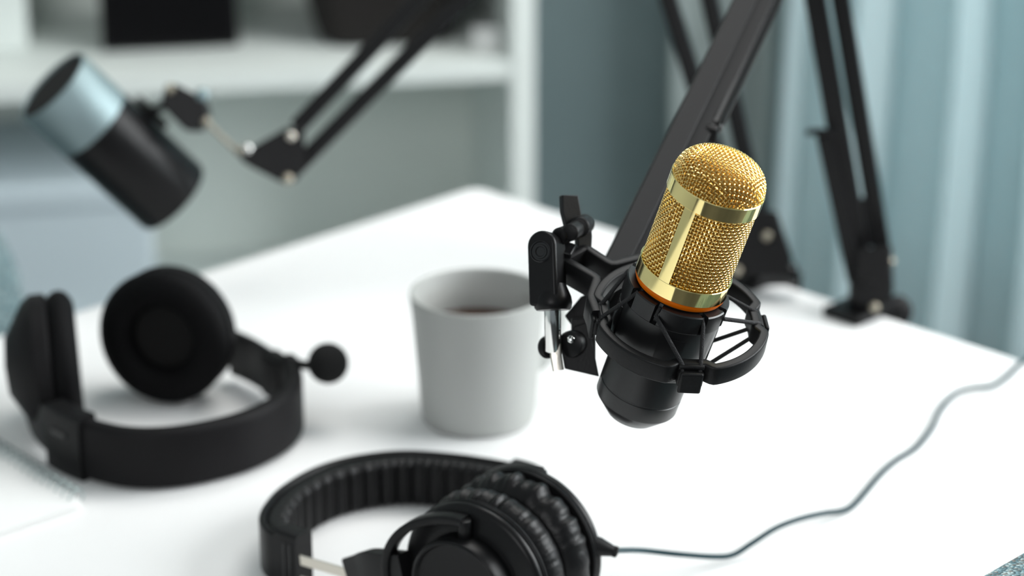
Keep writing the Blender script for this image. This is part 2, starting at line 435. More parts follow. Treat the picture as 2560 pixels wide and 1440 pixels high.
# ------------------------------------------------------------------ notebook
n0 = Zp(226, 1252, DESK + .004); nd = (Zp(0, 1112, DESK + .004) - n0).normalized(); ne = (Zp(0, 1386, DESK + .004) - n0); ne = (ne - nd*ne.dot(nd)).normalized()
NM = fr(V((n0.x, n0.y, DESK + .0005)), nd, Zv); s2 = 1 if (NM.inverted() @ (n0 + ne)).y > 0 else -1
nb = thing('spiral_notebook', 'white spiral notebook lying on the desk at the lower left edge', 'notebook', n0.xy.to_3d() + Zv*DESK)
def npoly(x0, x1, y0, y1, r=.005): return [(x + (x0+x1)/2, s2*(y + (y0+y1)/2)) for x, y in rrect(x1-x0, y1-y0, r)]
b = MB(NM); b.prism(npoly(0, .21, .004, .15), 0, .0008); b.build('back_cover', M['paper'], nb, smooth=False)
b = MB(NM)
for i in range(5): b.prism(npoly(.001 + .0002*(i % 3), .208, .005, .148 - .0003*(i % 2)), .0010 + i*.0004, .0013 + i*.0004)
b.build('pages', M['paper'], nb, smooth=False)
b = MB(NM); b.prism(npoly(0, .21, .004, .15), .0031, .0038); b.build('front_cover', M['paper'], nb, smooth=False)
for k in range(26):
    x = .008 + k*.0076
    b = MB(NM); pts = [V((x + .0009*(i/23), s2*(.0045 + .0050*math.cos(2*PI*i/22)), .0048 + .0046*math.sin(2*PI*i/22))) for i in range(23)]
    b.tube(pts, .00055, 6); b.build('coil', M['wire'], nb)

# ------------------------------------------------------------------ chairs
def chair(o, ax, out, zt, label, tilt=8):
    """o: top centre of the backrest on plan, ax: along the backrest, out: away from the seat"""
    th = thing('fabric_chair', label, 'chair', (o.x, o.y, 0), 'tweed chairs at the desk')
    bw, bh, bt = .44, .42, .05
    m = fr(V((o.x, o.y, zt - bh)), ax, Zv)
    so = 1 if (m.inverted().to_3x3() @ out).y > 0 else -1
    b = MB(m); ny, nx = 26, 26; vs, fs = [], []
    poly = rrect(bw, bh, .14, 12)
    for k, (sc_, off) in enumerate(((.93, -bt/2), (.985, -bt*.36), (1.0, -bt*.12), (1.0, bt*.12), (.985, bt*.36), (.93, bt/2))):
        for x, z in poly:
            x2, z2 = x*sc_ , z*(1 - (1 - sc_)*bw/bh); curve = so*(-.35*x2*x2) + so*(z2 + bh/2 - bh)*math.tan(math.radians(tilt))
            vs.append((x2, off + curve, z2 + bh/2))
    L = len(poly)
    for k in range(5):
        for j in range(L): fs.append((k*L+j, k*L+(j+1) % L, (k+1)*L+(j+1) % L, (k+1)*L+j))
    for base, sgn_ in ((0, -1), (5*L, 1)):
        ci = len(vs); yc = sum(vs[base+j][1] for j in range(L))/L + sgn_*.006
        vs.append((0, yc, bh/2)); fs += [(base+j, base+(j+1) % L, ci) for j in range(L)]
    b.add(vs, fs); b.build('backrest', M['tweed'], th)
    sd = -so
    mz = fr(V((o.x, o.y, 0)), ax, Zv)
    b = MB(mz); b.prism([(x, y + sd*.23 + so*.03) for x, y in rrect(.46, .44, .06, 6)], .40, .47); b.build('seat', M['tweed'], th, bevel=.018, seg=4, angle=50)
    for x in (-.15, .15):
        b = MB(mz); b.tube(catmull([V((x, so*(-.01), .40)), V((x, so*.0, .43)), V((x, so*(-.035), zt - bh + .06))], 5), .010, 10); b.build('back_support', M['boom'], th)
    for x in (-.19, .19):
        for y in (.02, .40):
            b = MB(mz); b.cyl(V((x*.85, sd*y, .40)), V((x*1.05, sd*(y*1.08 - .01), 0)), .016, 16, .002, r2=.010); b.build('leg', M['boom'], th)
rc = P(2705, 1455, 1.20)
chair(V((rc.x, rc.y, 0)), e2*-1, e1, rc.z + .02, 'blue grey tweed chair at the lower right corner, nearest the camera')
lc = P(-640, 600, 1.90)
chair(V((lc.x, lc.y, 0)), e2, -e1, lc.z + .05, 'blue grey tweed chair beyond the desk at the left edge')

# ------------------------------------------------------------------ gold condenser microphone
MO = P(1710, 684, 1.160)
MA = camvec(.32*.861, .947*.861, .51)
MF = frame(MO, MA)
mm = .001
mic = thing('condenser_microphone', 'gold and black condenser microphone held upright in the black shock mount', 'microphone', MO - MA*.084)
def azm(ph): return ph - PI/2                                      # azimuth 0 faces the camera, positive to the right
b = MB(MF); b.lathe([(.0195, -6.5*mm), (.0205, -6.6*mm), (.0209, -8*mm), (.0209, -66*mm), (.0206, -66.3*mm), (.0206, -66.9*mm), (.0209, -67.2*mm), (.0208, -75*mm), (.0203, -76*mm), (.0130, -84.5*mm), (.0122, -85*mm), (.0105, -85*mm), (.0105, -78*mm), (0, -78*mm)], 96)
b.build('body', M['body_black'], mic)
b = MB(MF); b.lathe([(.0100, -84*mm), (.0093, -84*mm), (.0093, -78*mm)], 40); 
for k in range(3): 
    a = 2*PI*k/3; p = V((.0045*math.cos(a), .0045*math.sin(a), 0)); b.cyl(MF.inverted().to_3x3() @ V() + p + V((0, 0, -.083)), p + V((0, 0, -.078)), .0012, 10)
b.build('connector', M['chrome'], mic)
b = MB(MF); b.lathe([(.0208, -4*mm), (.0226, -4.2*mm), (.0226, -5.6*mm), (.0218, -7.2*mm), (.0200, -7.4*mm)], 96); b.build('amber_ring', M['amber'], mic)['label'] = 'translucent orange ring below the gold band'
def band(z0, z1, R, ri, name='band'):
    b = MB(MF); e = .0003
    b.lathe([(ri, z0), (R - e, z0), (R, z0 + e), (R, z1 - e), (R - e, z1), (ri, z1)], 128, closed=True); return b.build(name, M['gold'], mic)
band(-4*mm, 4.2*mm, .0231, .0205)
band(44.2*mm, 52.2*mm, .0231, .0205)
# strip over the seam
ps = azm(math.radians(-20)); hw = .0030/.0226
b = MB(MF); b.lathe([(.0216, 4.0*mm), (.0229, 4.0*mm), (.0229, 44.4*mm), (.0216, 44.4*mm)], 6, closed=True, a0=ps - hw, a1=ps + hw)
n6 = len(b.v)//7; b.f.append(tuple(range(4))); b.f.append(tuple(24 + i for i in range(4))); b.build('seam_strip', M['gold'], mic)
b = MB(MF); ps2 = ps + PI; b.lathe([(.0216, 4.0*mm), (.0229, 4.0*mm), (.0229, 44.4*mm), (.0216, 44.4*mm)], 6, closed=True, a0=ps2 - hw, a1=ps2 + hw); b.f.append(tuple(range(4))); b.f.append(tuple(24 + i for i in range(4))); b.build('seam_strip', M['gold'], mic)
# woven body grille
RW, AMP, WR = .02165, .00034, .00029
def wires():
    b = MB(MF); NV, NH = 86, 22; z0, z1 = 4.0*mm, 44.4*mm; dz = (z1 - z0)/NH
    S = 4
    for i in range(NV):
        a = 2*PI*i/NV
        pts = []
        for k in range(NH*S + 1):
            z = z0 + dz*k/S; r = RW + AMP*math.cos(PI*(k/S - .5) + PI*i)
            pts.append(V((r*math.cos(a), r*math.sin(a), z)))
        b.tube(pts, WR, 5, cap=False)
    for j in range(NH):
        z = z0 + dz*(j + .5); pts = []
        for k in range(NV*S):
            a = 2*PI*k/(NV*S); r = RW - AMP*math.cos(PI*k/S + PI*j)
            pts.append(V((r*math.cos(a), r*math.sin(a), z)))
        b.tube(pts, WR, 5, closed=True)
    return b
wires().build('body_grille', M['gold_wire'], mic)
b = MB(MF); b.lathe([(.0204, 3*mm), (.0204, 53*mm), (.0198, 58*mm), (.0185, 61*mm), (.0165, 63*mm), (.012, 64.2*mm), (0, 64.7*mm)], 64); b.build('inner_gauze', M['gold_inner'], mic)
# woven dome
RD, HD, ZD = .0222, .0138, 52.0*mm
def dz(q): return HD*(1 - min(q, .99999)**3.6)**(1/2.0)
TAB = [(0.0, 0.0, HD)]                                             # arc length from the apex, radius, height: the gauze is pressed, not cut
for k in range(1, 1201):
    q = math.sin(PI/2*k/1200); rr_, zz_ = RD*q, dz(q)
    l0, r0, z0_ = TAB[-1]; TAB.append((l0 + math.hypot(rr_ - r0, zz_ - z0_), rr_, zz_))
SMAX = TAB[-1][0]
import bisect
KEYS = [t[0] for t in TAB]
def dome(sv_):
    k = min(max(bisect.bisect_right(KEYS, sv_), 1), len(TAB) - 1)
    a_, b_ = TAB[k-1], TAB[k]; f_ = (sv_ - a_[0])/(b_[0] - a_[0]); L_ = math.hypot(b_[1] - a_[1], b_[2] - a_[2])
    return a_[1] + (b_[1]-a_[1])*f_, a_[2] + (b_[2]-a_[2])*f_, -(b_[2]-a_[2])/L_, (b_[1]-a_[1])/L_   # r, z, outward normal (r, z)
def domewires():
    b = MB(MF); pit = .00178; rot = math.radians(-18.6); n = int(SMAX/pit)
    cr_, sr_ = math.cos(rot), math.sin(rot)
    for d in (0, 1):
        for i in range(-n, n + 1):
            c = i*pit; m = math.sqrt(max(SMAX**2*.999 - c*c, 0))
            if m < pit*.6: continue
            K = max(8, int(m/pit*5)); pts = []
            for k in range(-K, K + 1):
                u = m*k/K
                x, y = (u, c) if d == 0 else (c, u)
                off = .00032*math.cos(PI*u/pit + PI*i)*(1 if d == 0 else -1)
                x, y = x*cr_ - y*sr_, x*sr_ + y*cr_
                s_ = math.hypot(x, y); r_, z_, nr, nz = dome(s_)
                ux, uy = (x/s_, y/s_) if s_ > 1e-9 else (1, 0)
                p = V((ux*(r_ + nr*off), uy*(r_ + nr*off), ZD + z_ + nz*off))
                if not pts or (p - pts[-1]).length > 1e-6: pts.append(p)
            b.tube(pts, .00030, 5, cap=False)
    return b
domewires().build('dome_grille', M['gold_wire'], mic)

# ------------------------------------------------------------------ shock mount
RA = camvec(.15*.8, .989*.8, .60)
RO = P(1702, 782, 1.174)
RF = frame(RO, RA)
sm = thing('shock_mount', 'black shock mount ring with elastic cords around the gold microphone', 'shock mount', RO)
clips = [math.radians(15 + 90*k) for k in range(4)]
def rpt(ph, r, z=0): return RF @ V((r*math.sin(ph), -r*math.cos(ph), z))
def ringpath():
    pts = []; N = 240
    for k in range(N):
        ph = 2*PI*k/N
        d = min(abs((ph - c + PI) % (2*PI) - PI) for c in clips); d = math.degrees(d)
        t = min(max((d - 9.5)/7.5, 0), 1); t = t*t*(3 - 2*t)
        pts.append(rpt(ph, .0372 + .0042*t, -.0053))
    return pts
b = MB(); b.sweep(ringpath(), rrect(.0048, .0106, .0011, 3), up=RA, closed=True); b.build('ring', M['black_plastic'], sm)
for c in clips:
    o = rpt(c, .0393, -.0060); cm = fr(o, rpt(c, .05) - rpt(c, .04), RA)
    b = MB(cm); b.box((0, 0, -.0015), (.0066, .0125, .0085)); b.box((.0036, 0, -.0026), (.0024, .0112, .0120)); b.build('clip', M['black_plastic'], sm, bevel=.0011, seg=3)
    b = MB(cm)
    b.cyl(V((0, -.0062, .0042)), V((0, .0062, .0042)), .0014, 14, .0003); b.box((-.0012, 0, .0015), (.0030, .0085, .005))
    b.build('hook_bar', M['black_plastic'], sm, bevel=.0004)
# cradle (sits on the microphone axis)
b = MB(MF)
prof = [(.0214, -8*mm), (.0252, -8*mm), (.0258, -8.6*mm), (.0258, -17.5*mm), (.0251, -18.2*mm), (.0247, -30*mm), (.0243, -47*mm), (.0238, -48*mm), (.0214, -48*mm)]
notch = [c + s for c in clips for s in (math.radians(-27), math.radians(27))]
def cradlefun(a, i, r, z):
    ph = a + PI/2
    d = min(abs((ph - c + PI) % (2*PI) - PI) for c in notch)
    if d < .055 and i in (1, 2, 3, 4) and z > -.0176: 
        return (min(r, .0228), z - (.0035 if i < 3 else 0))
    return (r, z)
b.lathe(prof, 288, closed=True, rfun=cradlefun); b.build('cradle', M['body_black'], sm)
b = MB(MF)                                                        # raised panel edges on the cradle
for c in clips:
    pa = azm(c); b.lathe([(.0240, -22*mm), (.0252, -22.5*mm), (.0252, -44*mm), (.0240, -45*mm)], 8, a0=pa - .26, a1=pa + .26)
b.build('cradle_panel', M['body_black'], sm)
# elastic cords
for k, c in enumerate(clips):
    for s in (-1, 1):
        ph = c + s*math.radians(27)
        p0 = MF @ V((.0262*math.sin(ph), -.0262*math.cos(ph), -.0125)); pin = MF @ V((.0232*math.sin(ph), -.0232*math.cos(ph), -.0095))
        cm = rpt(c + s*math.radians(6.2), .0393, -.0012); q = rpt(c + s*math.radians(6.2), .0425, -.0075)
        b = MB(); b.tube([pin, p0, cm, q], .00105, 10); b.build('elastic_cord', M['elastic'], sm)
    for s in (-1, 1):                                             # lower cords to the foot of the cradle
        if k in (1, 2):
            ph = c + s*math.radians(24); p0 = MF @ V((.0246*math.sin(ph), -.0246*math.cos(ph), -.044))
            b = MB(); b.tube([p0, rpt(c + s*math.radians(5), .0375, -.010)], .00105, 10); b.build('elastic_cord', M['elastic'], sm)
# wishbone bracket on the ring
def rp(px, py, dz=-.0055): return onp(px, py, RO, RA) + RA*dz
b = MB()
def sharp(p, k=.14):                                             # polyline with short rounded corners
    out = [p[0]]
    for i in range(1, len(p) - 1): out += [p[i].lerp(p[i-1], k), p[i].lerp(p[i-1], k*.35).lerp(p[i].lerp(p[i+1], k*.35), .5), p[i].lerp(p[i+1], k)]
    return out + [p[-1]]
b.sweep(sharp([rp(1462, 616, -.007), rp(1412, 643, -.007), rp(1494, 690, -.007), rp(1478, 738, -.007), rp(1492, 775, -.007)]), rrect(.0045, .0135, .0009, 2), up=RA)
b.sweep(sharp([rp(1414, 641, -.007), rp(1464, 613, -.007), rp(1530, 656, -.007), rp(1600, 638, -.007), rp(1650, 642, -.007)]), rrect(.0045, .0135, .0009, 2), up=RA)
b.build('bracket', M['black_plastic'], sm)
# swivel post, clevis, thumb screw
SWo = rp(1372, 660)
sx = (RT*.93 - FW*.38).normalized(); SWm = fr(SWo, sx, UPV*.99 - RT*.03 + FW*.08)
b = MB(SWm)
def tomb(wd, z0, z1, n=14): # rounded-top outline
    r = wd/2; return [(-r, z0), (r, z0)] + [(r*math.cos(PI*k/n), z1 - r + r*math.sin(PI*k/n)) for k in range(n + 1)]
mx = Matrix(((1, 0, 0, 0), (0, 0, -1, 0), (0, 1, 0, 0), (0, 0, 0, 1)))
b.prism(tomb(.0150, -.0165, .0205), -.0075, .0075, mx); b.build('swivel_post', M['black_satin'], sm, bevel=.0016, seg=3)
b = MB(SWm); b.lathe([(0, -.0050), (.0066, -.0055), (.0092, -.0120), (.0096, -.0150), (.0092, -.0174), (.0082, -.0186), (0, -.0188)], 40, Matrix.Translation((.0022, .0006, 0))); b.build('post_collar', M['black_satin'], sm)
b = MB(SWm); b.lathe([(.0, .0), (.0022, .0), (.0026, .0006), (.0034, .0006), (.0036, 0), (.0046, 0), (.005, .0006), (.0054, .0004), (.0054, -.001)], 40, Matrix.Translation((-.0002, -.0078, .0100)) @ Matrix.Rotation(PI/2, 4, 'X')); b.build('pivot_cap', M['black_gloss'], sm)
# hinge knuckle + bolt to the bracket
b = MB(); k0 = rp(1392, 612, 0); k1 = rp(1440, 600, 0)
b.cyl(P(1396, 592, 1.197), P(1436, 578, 1.212), .0044, 24, .001); b.box((0, 0, 0), (.010, .010, .013), fr(rp(1410, 626, -.004), sx, RA)); b.build('hinge', M['black_satin'], sm, bevel=.001)
b = MB(); b.cyl(P(1424, 582, 1.195), P(1456, 563, 1.215), .0043, 20, .0008); b.cyl(P(1448, 568, 1.205), P(1462, 560, 1.225), .0052, 20, .001)
tm = fr(P(1428, 528, 1.212), (RT*.9 - UPV*.15 + FW*.4), UPV + RT*-.12)
b.prism([(-.0042, -.0095), (.0034, -.0095), (.0046, -.002), (.0040, .0075), (-.0048, .0085), (-.0056, .0)], -.0022, .0022, tm @ mx)
tm2 = fr(P(1458, 592, 1.214), (RT*.9 - UPV*.15 + FW*.4), UPV + RT*-.05)
b.prism([(-.004, -.010), (.003, -.010), (.0042, 0), (.0040, .0085), (-.0042, .009)], -.0022, .0022, tm2 @ mx)
b.build('thumb_screw', M['black_plastic'], sm, bevel=.0008)

# ------------------------------------------------------------------ boom arms
def boxbar(b, p, q, wd, ht, side, r=.0015):
    b.sweep([p, q], rrect(wd, ht, r, 2), up=side)
def spring(p, q, r, pitch, wr, end=.012):
    d = q - p; L = d.length; m = fr(p, d.orthogonal(), d); N = int(L/pitch)
    pts = [m @ V((r*math.cos(2*PI*k/8), r*math.sin(2*PI*k/8), L*k/(8*N))) for k in range(8*N + 1)]
    b = MB(); b.tube(pts, wr, 5); return b
def screw(p, n, r=.0045, h=.003):
    b = MB(); n = n.normalized()
    m = fr(p, n.orthogonal(), n); b.lathe([(0, h), (r*.35, h*.98), (r*.75, h*.7), (r, h*.2), (r, -h*.4), (0, -h*.4)], 20, m); return b
def clamp(root, base, fwd, edge):
    """desk clamp: base on the desk edge, fwd points into the desk, edge along the desk edge"""
    m = fr(base, edge, Zv); s = 1 if (m.inverted().to_3x3() @ fwd).y > 0 else -1
    b = MB(m)
    b.box((-.004, s*.010, .004), (.032, .050, .007)); b.box((0, -s*.013, -.026), (.034, .007, .060)); b.box((0, s*.006, -.054), (.034, .045, .006))
    b.build('clamp', M['boom'], root, bevel=.001)
    b = MB(m); b.cyl(V((0, s*.012, -.095)), V((0, s*.012, -.030)), .004, 14); b.cyl(V((0, s*.012, -.030)), V((0, s*.012, -.0262)), .012, 20, .001); b.build('clamp_screw', M['chrome'], root)
    b = MB(m); b.cyl(V((0, s*.012, .0075)), V((0, s*.012, .030)), .012, 24, .0015); b.build('pivot_socket', M['boom'], root)
    return m, s

# boom arm that carries the gold microphone (right clamp)
bz = Zp(2165, 786); 
arm1 = thing('boom_arm', 'black scissor boom arm clamped at right that carries the gold microphone', 'microphone arm', bz)
inw = -(e1.cross(Zv)); inw = inw if inw.dot(e2) > 0 else -inw
cm, cs = clamp(arm1, bz - inw*.010, inw, e1)
J1 = P(2186, 700, 1.715)                                            # pivot between the side plates
E1l, E1r = P(2000, -250, 1.60), P(2060, -250, 1.615)
sd1 = (FW*1.0 + RT*.25).normalized()
b = MB(); plm = fr(J1, RT*.98 - FW*.2, UPV)
for yy in (-.010, .010): b.prism([(-.011, .022), (.012, .024), (.013, -.008), (.010, -.0165), (-.012, -.0165), (-.014, -.008)], yy-.0012, yy+.0012, plm @ mx)
b.box((0, 0, -.006), (.012, .018, .020), plm); b.build('base_bracket', M['boom'], arm1, bevel=.0008)
screw(P(2226, 654, 1.722), -FW + RT*.6 + UPV*.3, .0034).build('screw', M['dull_steel'], arm1)
screw(P(2187, 768, 1.700), -FW + RT*.3 + UPV*.4, .0034).build('screw', M['dull_steel'], arm1)
b = MB(); kc = P(2240, 778, 1.735); kd = (-FW*.9 + RT*.42 + UPV*.1).normalized()
b.cyl(kc - kd*.012, kc + kd*.006, .0115, 28, .0025); b.cyl(kc - kd*.012 - RT*.02, kc - kd*.010, .004, 12); b.build('clamp_knob', M['black_matt'], arm1)
screw(kc + kd*.006, kd, .0030, .0016).build('knob_cap', M['cap_grey'], arm1)
b = MB(); boxbar(b, P(2158, 690, 1.735), P(2039, 0, 1.655) + (P(2039, 0, 1.655) - P(2158, 690, 1.735))*.36, .0145, .012, sd1); b.build('lower_bar', M['boom'], arm1)
b = MB(); boxbar(b, P(2207, 640, 1.74), P(2102, 0, 1.66) + (P(2102, 0, 1.66) - P(2207, 640, 1.74))*.38, .0125, .012, sd1); b.build('lower_bar', M['boom'], arm1)
b = MB(); boxbar(b, P(2140, 696, 1.728), P(2062, 335, 1.69), .012, .010, sd1); b.box((0, 0, 0), (.016, .014, .004), fr(P(2050, 330, 1.688), RT*.95+FW*.2, UPV)); b.build('spring_cover', M['boom'], arm1)
b = MB(); boxbar(b, P(2150, 500, 1.72), P(2185, 610, 1.73), .009, .008, sd1); b.build('tie_bar', M['boom'], arm1)
EL = P(1995, -310, 1.56)
b = MB(); em = fr(EL, RT, UPV)
for yy in (-.014, .014): b.prism([(-.03, -.028), (.022, -.03), (.034, -.005), (.028, .022), (-.010, .028), (-.034, .008)], yy-.0012, yy+.0012, em @ mx)
b.box((0, 0, .008), (.02, .026, .012), em); b.build('elbow_bracket', M['boom'], arm1, bevel=.0008)
# upper arm: down and towards the camera to the shock mount
T0 = P(1466, 790, 1.222); T1 = P(1990, -262, 1.50)
ax = (T1 - T0).normalized(); side = (FW - ax*FW.dot(ax)).normalized(); lat = ax.cross(side).normalized()
if lat.x < 0: lat = -lat
pL0, pL1 = P(1497, 742, 1.222), P(1862, 0, 1.385); dL = (pL1 - pL0)
pR0 = P(1545, 760, 1.238); pR1 = P(1900, 0, 1.40); dR = pR1 - pR0
b = MB(); 
hb = [(-.0060, -.0075), (-.0032, -.0075), (-.0026, -.0066), (.0026, -.0066), (.0032, -.0075), (.0060, -.0075), (.0060, .0075), (-.0060, .0075)]
b.sweep([pL0, pL0 + dL*1.34], hb, up=-side); b.build('upper_bar', M['boom'], arm1, bevel=.0006)
b = MB(); b.sweep([pR0, pR0 + dR*1.34], hb, up=-side); b.build('upper_bar', M['boom'], arm1, bevel=.0006)
s0 = P(1786, 318, 1.325); s1 = P(1950, -30, 1.41)
spring(s0, s0 + (s1 - s0)*1.8, .0042, .0020, .00085).build('spring', M['spring'], arm1)
b = MB(); b.box((0, 0, 0), (.011, .010, .0045), fr(P(1770, 332, 1.322), RT, ax)); b.cyl(P(1740, 345, 1.33), P(1790, 330, 1.322), .0022, 12); b.build('spring_hook', M['boom'], arm1, bevel=.0006)
# head bracket at the end of the upper arm
hp = lambda x, y, d=1.215: P(x, y, d)
def plate(b, pix, d, t):
    n = len(pix); f_ = [P(x, y, d) for x, y in pix]; bk_ = [p + FW*t for p in f_]
    b.add(f_ + bk_, [tuple(range(n)), tuple(range(n, 2*n))[::-1]] + [(i, (i+1) % n, n+(i+1) % n, n+i) for i in range(n)])
b = MB()
plate(b, [(1436, 815), (1486, 800), (1480, 850), (1498, 942), (1412, 922), (1404, 880), (1420, 846)], 1.208, .0022)
plate(b, [(1412, 790), (1452, 742), (1560, 690), (1600, 730), (1540, 800), (1486, 840), (1440, 830)], 1.224, .0022)
b.box((0, 0, 0), (.012, .016, .022), fr(P(1458, 850, 1.218), RT, UPV)); b.build('head_bracket', M['black_plastic'], arm1, bevel=.0006)
b = MB(); b.cyl(P(1424, 862, 1.205), P(1440, 856, 1.212), .0068, 24, .0015); b.cyl(P(1362, 868, 1.215), P(1376, 868, 1.212), .0058, 24, .0015); b.cyl(P(1370, 868, 1.213), P(1440, 860, 1.212), .0018, 12); b.build('tightening_knob', M['black_satin'], arm1)
screw(P(1428, 848, 1.2035), -FW + UPV*.3, .0020, .0012).build('screw', M['chrome'], arm1)
b = MB(); b.cyl(P(1383, 876, 1.207), P(1381, 752, 1.198), .0042, 24, .0003); b.build('stud', M['chrome'], arm1)
b = MB(); b.sweep([P(1389, 860, 1.205), P(1390, 890, 1.205), P(1396, 926, 1.205)], rrect(.0058, .0040, .001), up=-FW); b.build('lug', M['steel'], arm1)

# boom arm that carries the silver topped microphone
b2 = Zp(1905, 702)
arm2 = thing('boom_arm', 'black scissor boom arm clamped behind the gold microphone, carrying the silver topped microphone', 'microphone arm', b2)
clamp(arm2, b2 - inw*.010, inw, e1)
J2 = P(1893, 640, 1.755)
b = MB(); plm = fr(J2, RT*.98 - FW*.2, UPV)
for yy in (-.010, .010): b.prism([(-.024, .034), (.014, .032), (.024, .0), (.026, -.014), (-.022, -.016), (-.026, -.008)], yy-.0012, yy+.0012, plm @ mx)
b.box((0, 0, .000), (.030, .018, .030), plm); b.build('base_bracket', M['boom'], arm2, bevel=.0008)
screw(P(1918, 590, 1.738), -FW + RT*.4 + UPV*.4, .0036).build('screw', M['dull_steel'], arm2)
screw(P(1843, 676, 1.738), -FW - RT*.1 + UPV*.4, .0036).build('screw', M['dull_steel'], arm2)
b = MB(); kc = P(1972, 686, 1.755); b.cyl(kc - RT*.022 - FW*.003, kc + RT*.006 - FW*.003, .0085, 24, .002); b.build('clamp_knob', M['black_gloss'], arm2)
L0, L1 = P(1862, 612, 1.757), P(1672, 0, 1.757); R0, R1 = P(1912, 602, 1.757), P(1775, 0, 1.757)
b = MB(); boxbar(b, L0, L0 + (L1 - L0)*1.5, .0125, .012, sd1); b.build('lower_bar', M['boom'], arm2)
b = MB(); boxbar(b, R0, R0 + (R1 - R0)*1.5, .0125, .012, sd1); b.build('lower_bar', M['boom'], arm2)
EL2 = (L0 + (L1 - L0)*1.5 + R0 + (R1 - R0)*1.5)/2 - RT*.01
b = MB(); em = fr(EL2, RT, UPV)
for yy in (-.010, .010): b.prism([(-.04, -.02), (.034, -.02), (.034, .01), (.01, .03), (-.02, .03), (-.04, .015)], yy-.0012, yy+.0012, em @ mx)
b.build('elbow_bracket', M['boom'], arm2, bevel=.0008)
U0, U1 = P(742, 318, 1.74), P(1034, 10, 1.76); W0, W1 = P(735, 425, 1.74), P(1150, 8, 1.76)
kx = (EL2.x - U1.x)/(U1.x - U0.x)
b = MB(); sdu = FW
boxbar(b, U0, U1 + (U1 - U0)*kx*.96, .0115, .011, sdu); b.build('upper_bar', M['boom'], arm2)
b = MB(); boxbar(b, W0, W1 + (W1 - W0)*((EL2.x - W1.x)/(W1.x - W0.x))*.98, .0115, .011, sdu); b.build('upper_bar', M['boom'], arm2)
b = MB()
plate(b, [(597, 388), (640, 362), (718, 318), (760, 318), (762, 400), (742, 452), (704, 456), (640, 424), (606, 404)], 1.728, .002)
plate(b, [(597, 388), (640, 362), (718, 318), (760, 318), (762, 400), (742, 452), (704, 456), (640, 424), (606, 404)], 1.748, .002)
b.build('head_bracket', M['boom'], arm2, bevel=.0005)
for x, y, mm_, rr0 in ((728, 340, 'steel', .0036), (720, 446, 'dull_steel', .0040), (620, 371, 'chrome', .0036)): screw(P(x, y, 1.727), -FW + RT*.35 + UPV*.35, rr0, .0026).build('screw', M[mm_], arm2)
b = MB(); b.tube([P(632, 416, 1.737), P(516, 306, 1.735)], .0016, 12); b.build('stud', M['dull_steel'], arm2)
screw(P(598, 377, 1.733), -FW + UPV*.4, .0036, .003).build('screw', M['dull_steel'], arm2)

# ------------------------------------------------------------------ silver topped microphone
SA = camvec(-.71*.89, .70*.89, .46)
SO = P(284, 357, 1.745)
SF = frame(SO, SA)
sv = thing('microphone', 'black microphone with a silver top hanging tilted over the left of the desk', 'microphone', SO - SA*.062)
R_ = .0312
b = MB(SF); b.lathe([(0, -.0625), (.028, -.0625), (R_-.0008, -.0615), (R_, -.0592), (R_, .0205), (R_-.0005, .0210), (0, .0210)], 72); b.build('body', M['black_satin'], sv)
b = MB(SF); b.lathe([(R_-.0008, .0212), (R_+.0002, .0214), (R_+.0002, .0612), (R_-.0005, .0621), (R_-.0012, .0623), (R_-.0016, .0597)], 72); b.build('silver_sleeve', M['silver'], sv)['label'] = 'brushed silver upper part'
b = MB(SF); b.lathe([(R_-.0014, .0602), (R_-.006, .0609), (.012, .0612), (0, .0613)], 72); b.build('top_grille', M['fabric_black'], sv)
# clip, swivel block and screws behind it
mpl = fr(P(379, 281, 1.752), RT*.70 + UPV*.71, SA)
b = MB(mpl); b.box((0, 0, 0), (.0055, .016, .027)); b.box((-.006, 0, 0), (.010, .008, .010)); b.build('mount_plate', M['black_plastic'], sv, bevel=.001)
b = MB(); plate(b, [(402, 264), (408, 226), (436, 208), (482, 232), (512, 252), (520, 284), (500, 324), (462, 324)], 1.728, .022); b.build('swivel_block', M['black_plastic'], sv, bevel=.0012)
b = MB(); b.cyl(P(384, 276, 1.745), P(424, 258, 1.742), .0030, 14); b.build('pivot_pin', M['black_plastic'], sv)
screw(P(424, 222, 1.728), -FW + UPV*.6 - RT*.1, .0036, .004).build('screw', M['dull_steel'], sv)
screw(P(506, 236, 1.730), -FW + UPV*.6 + RT*.3, .0052, .004).build('screw', M['silver'], sv)
screw(P(515, 303, 1.730), -FW + UPV*.4 + RT*.2, .0036, .003).build('screw', M['dull_steel'], sv)
b = MB(); b.cyl(P(488, 262, 1.74), P(508, 238, 1.738), .0035, 14); b.build('screw_shank', M['steel'], sv)

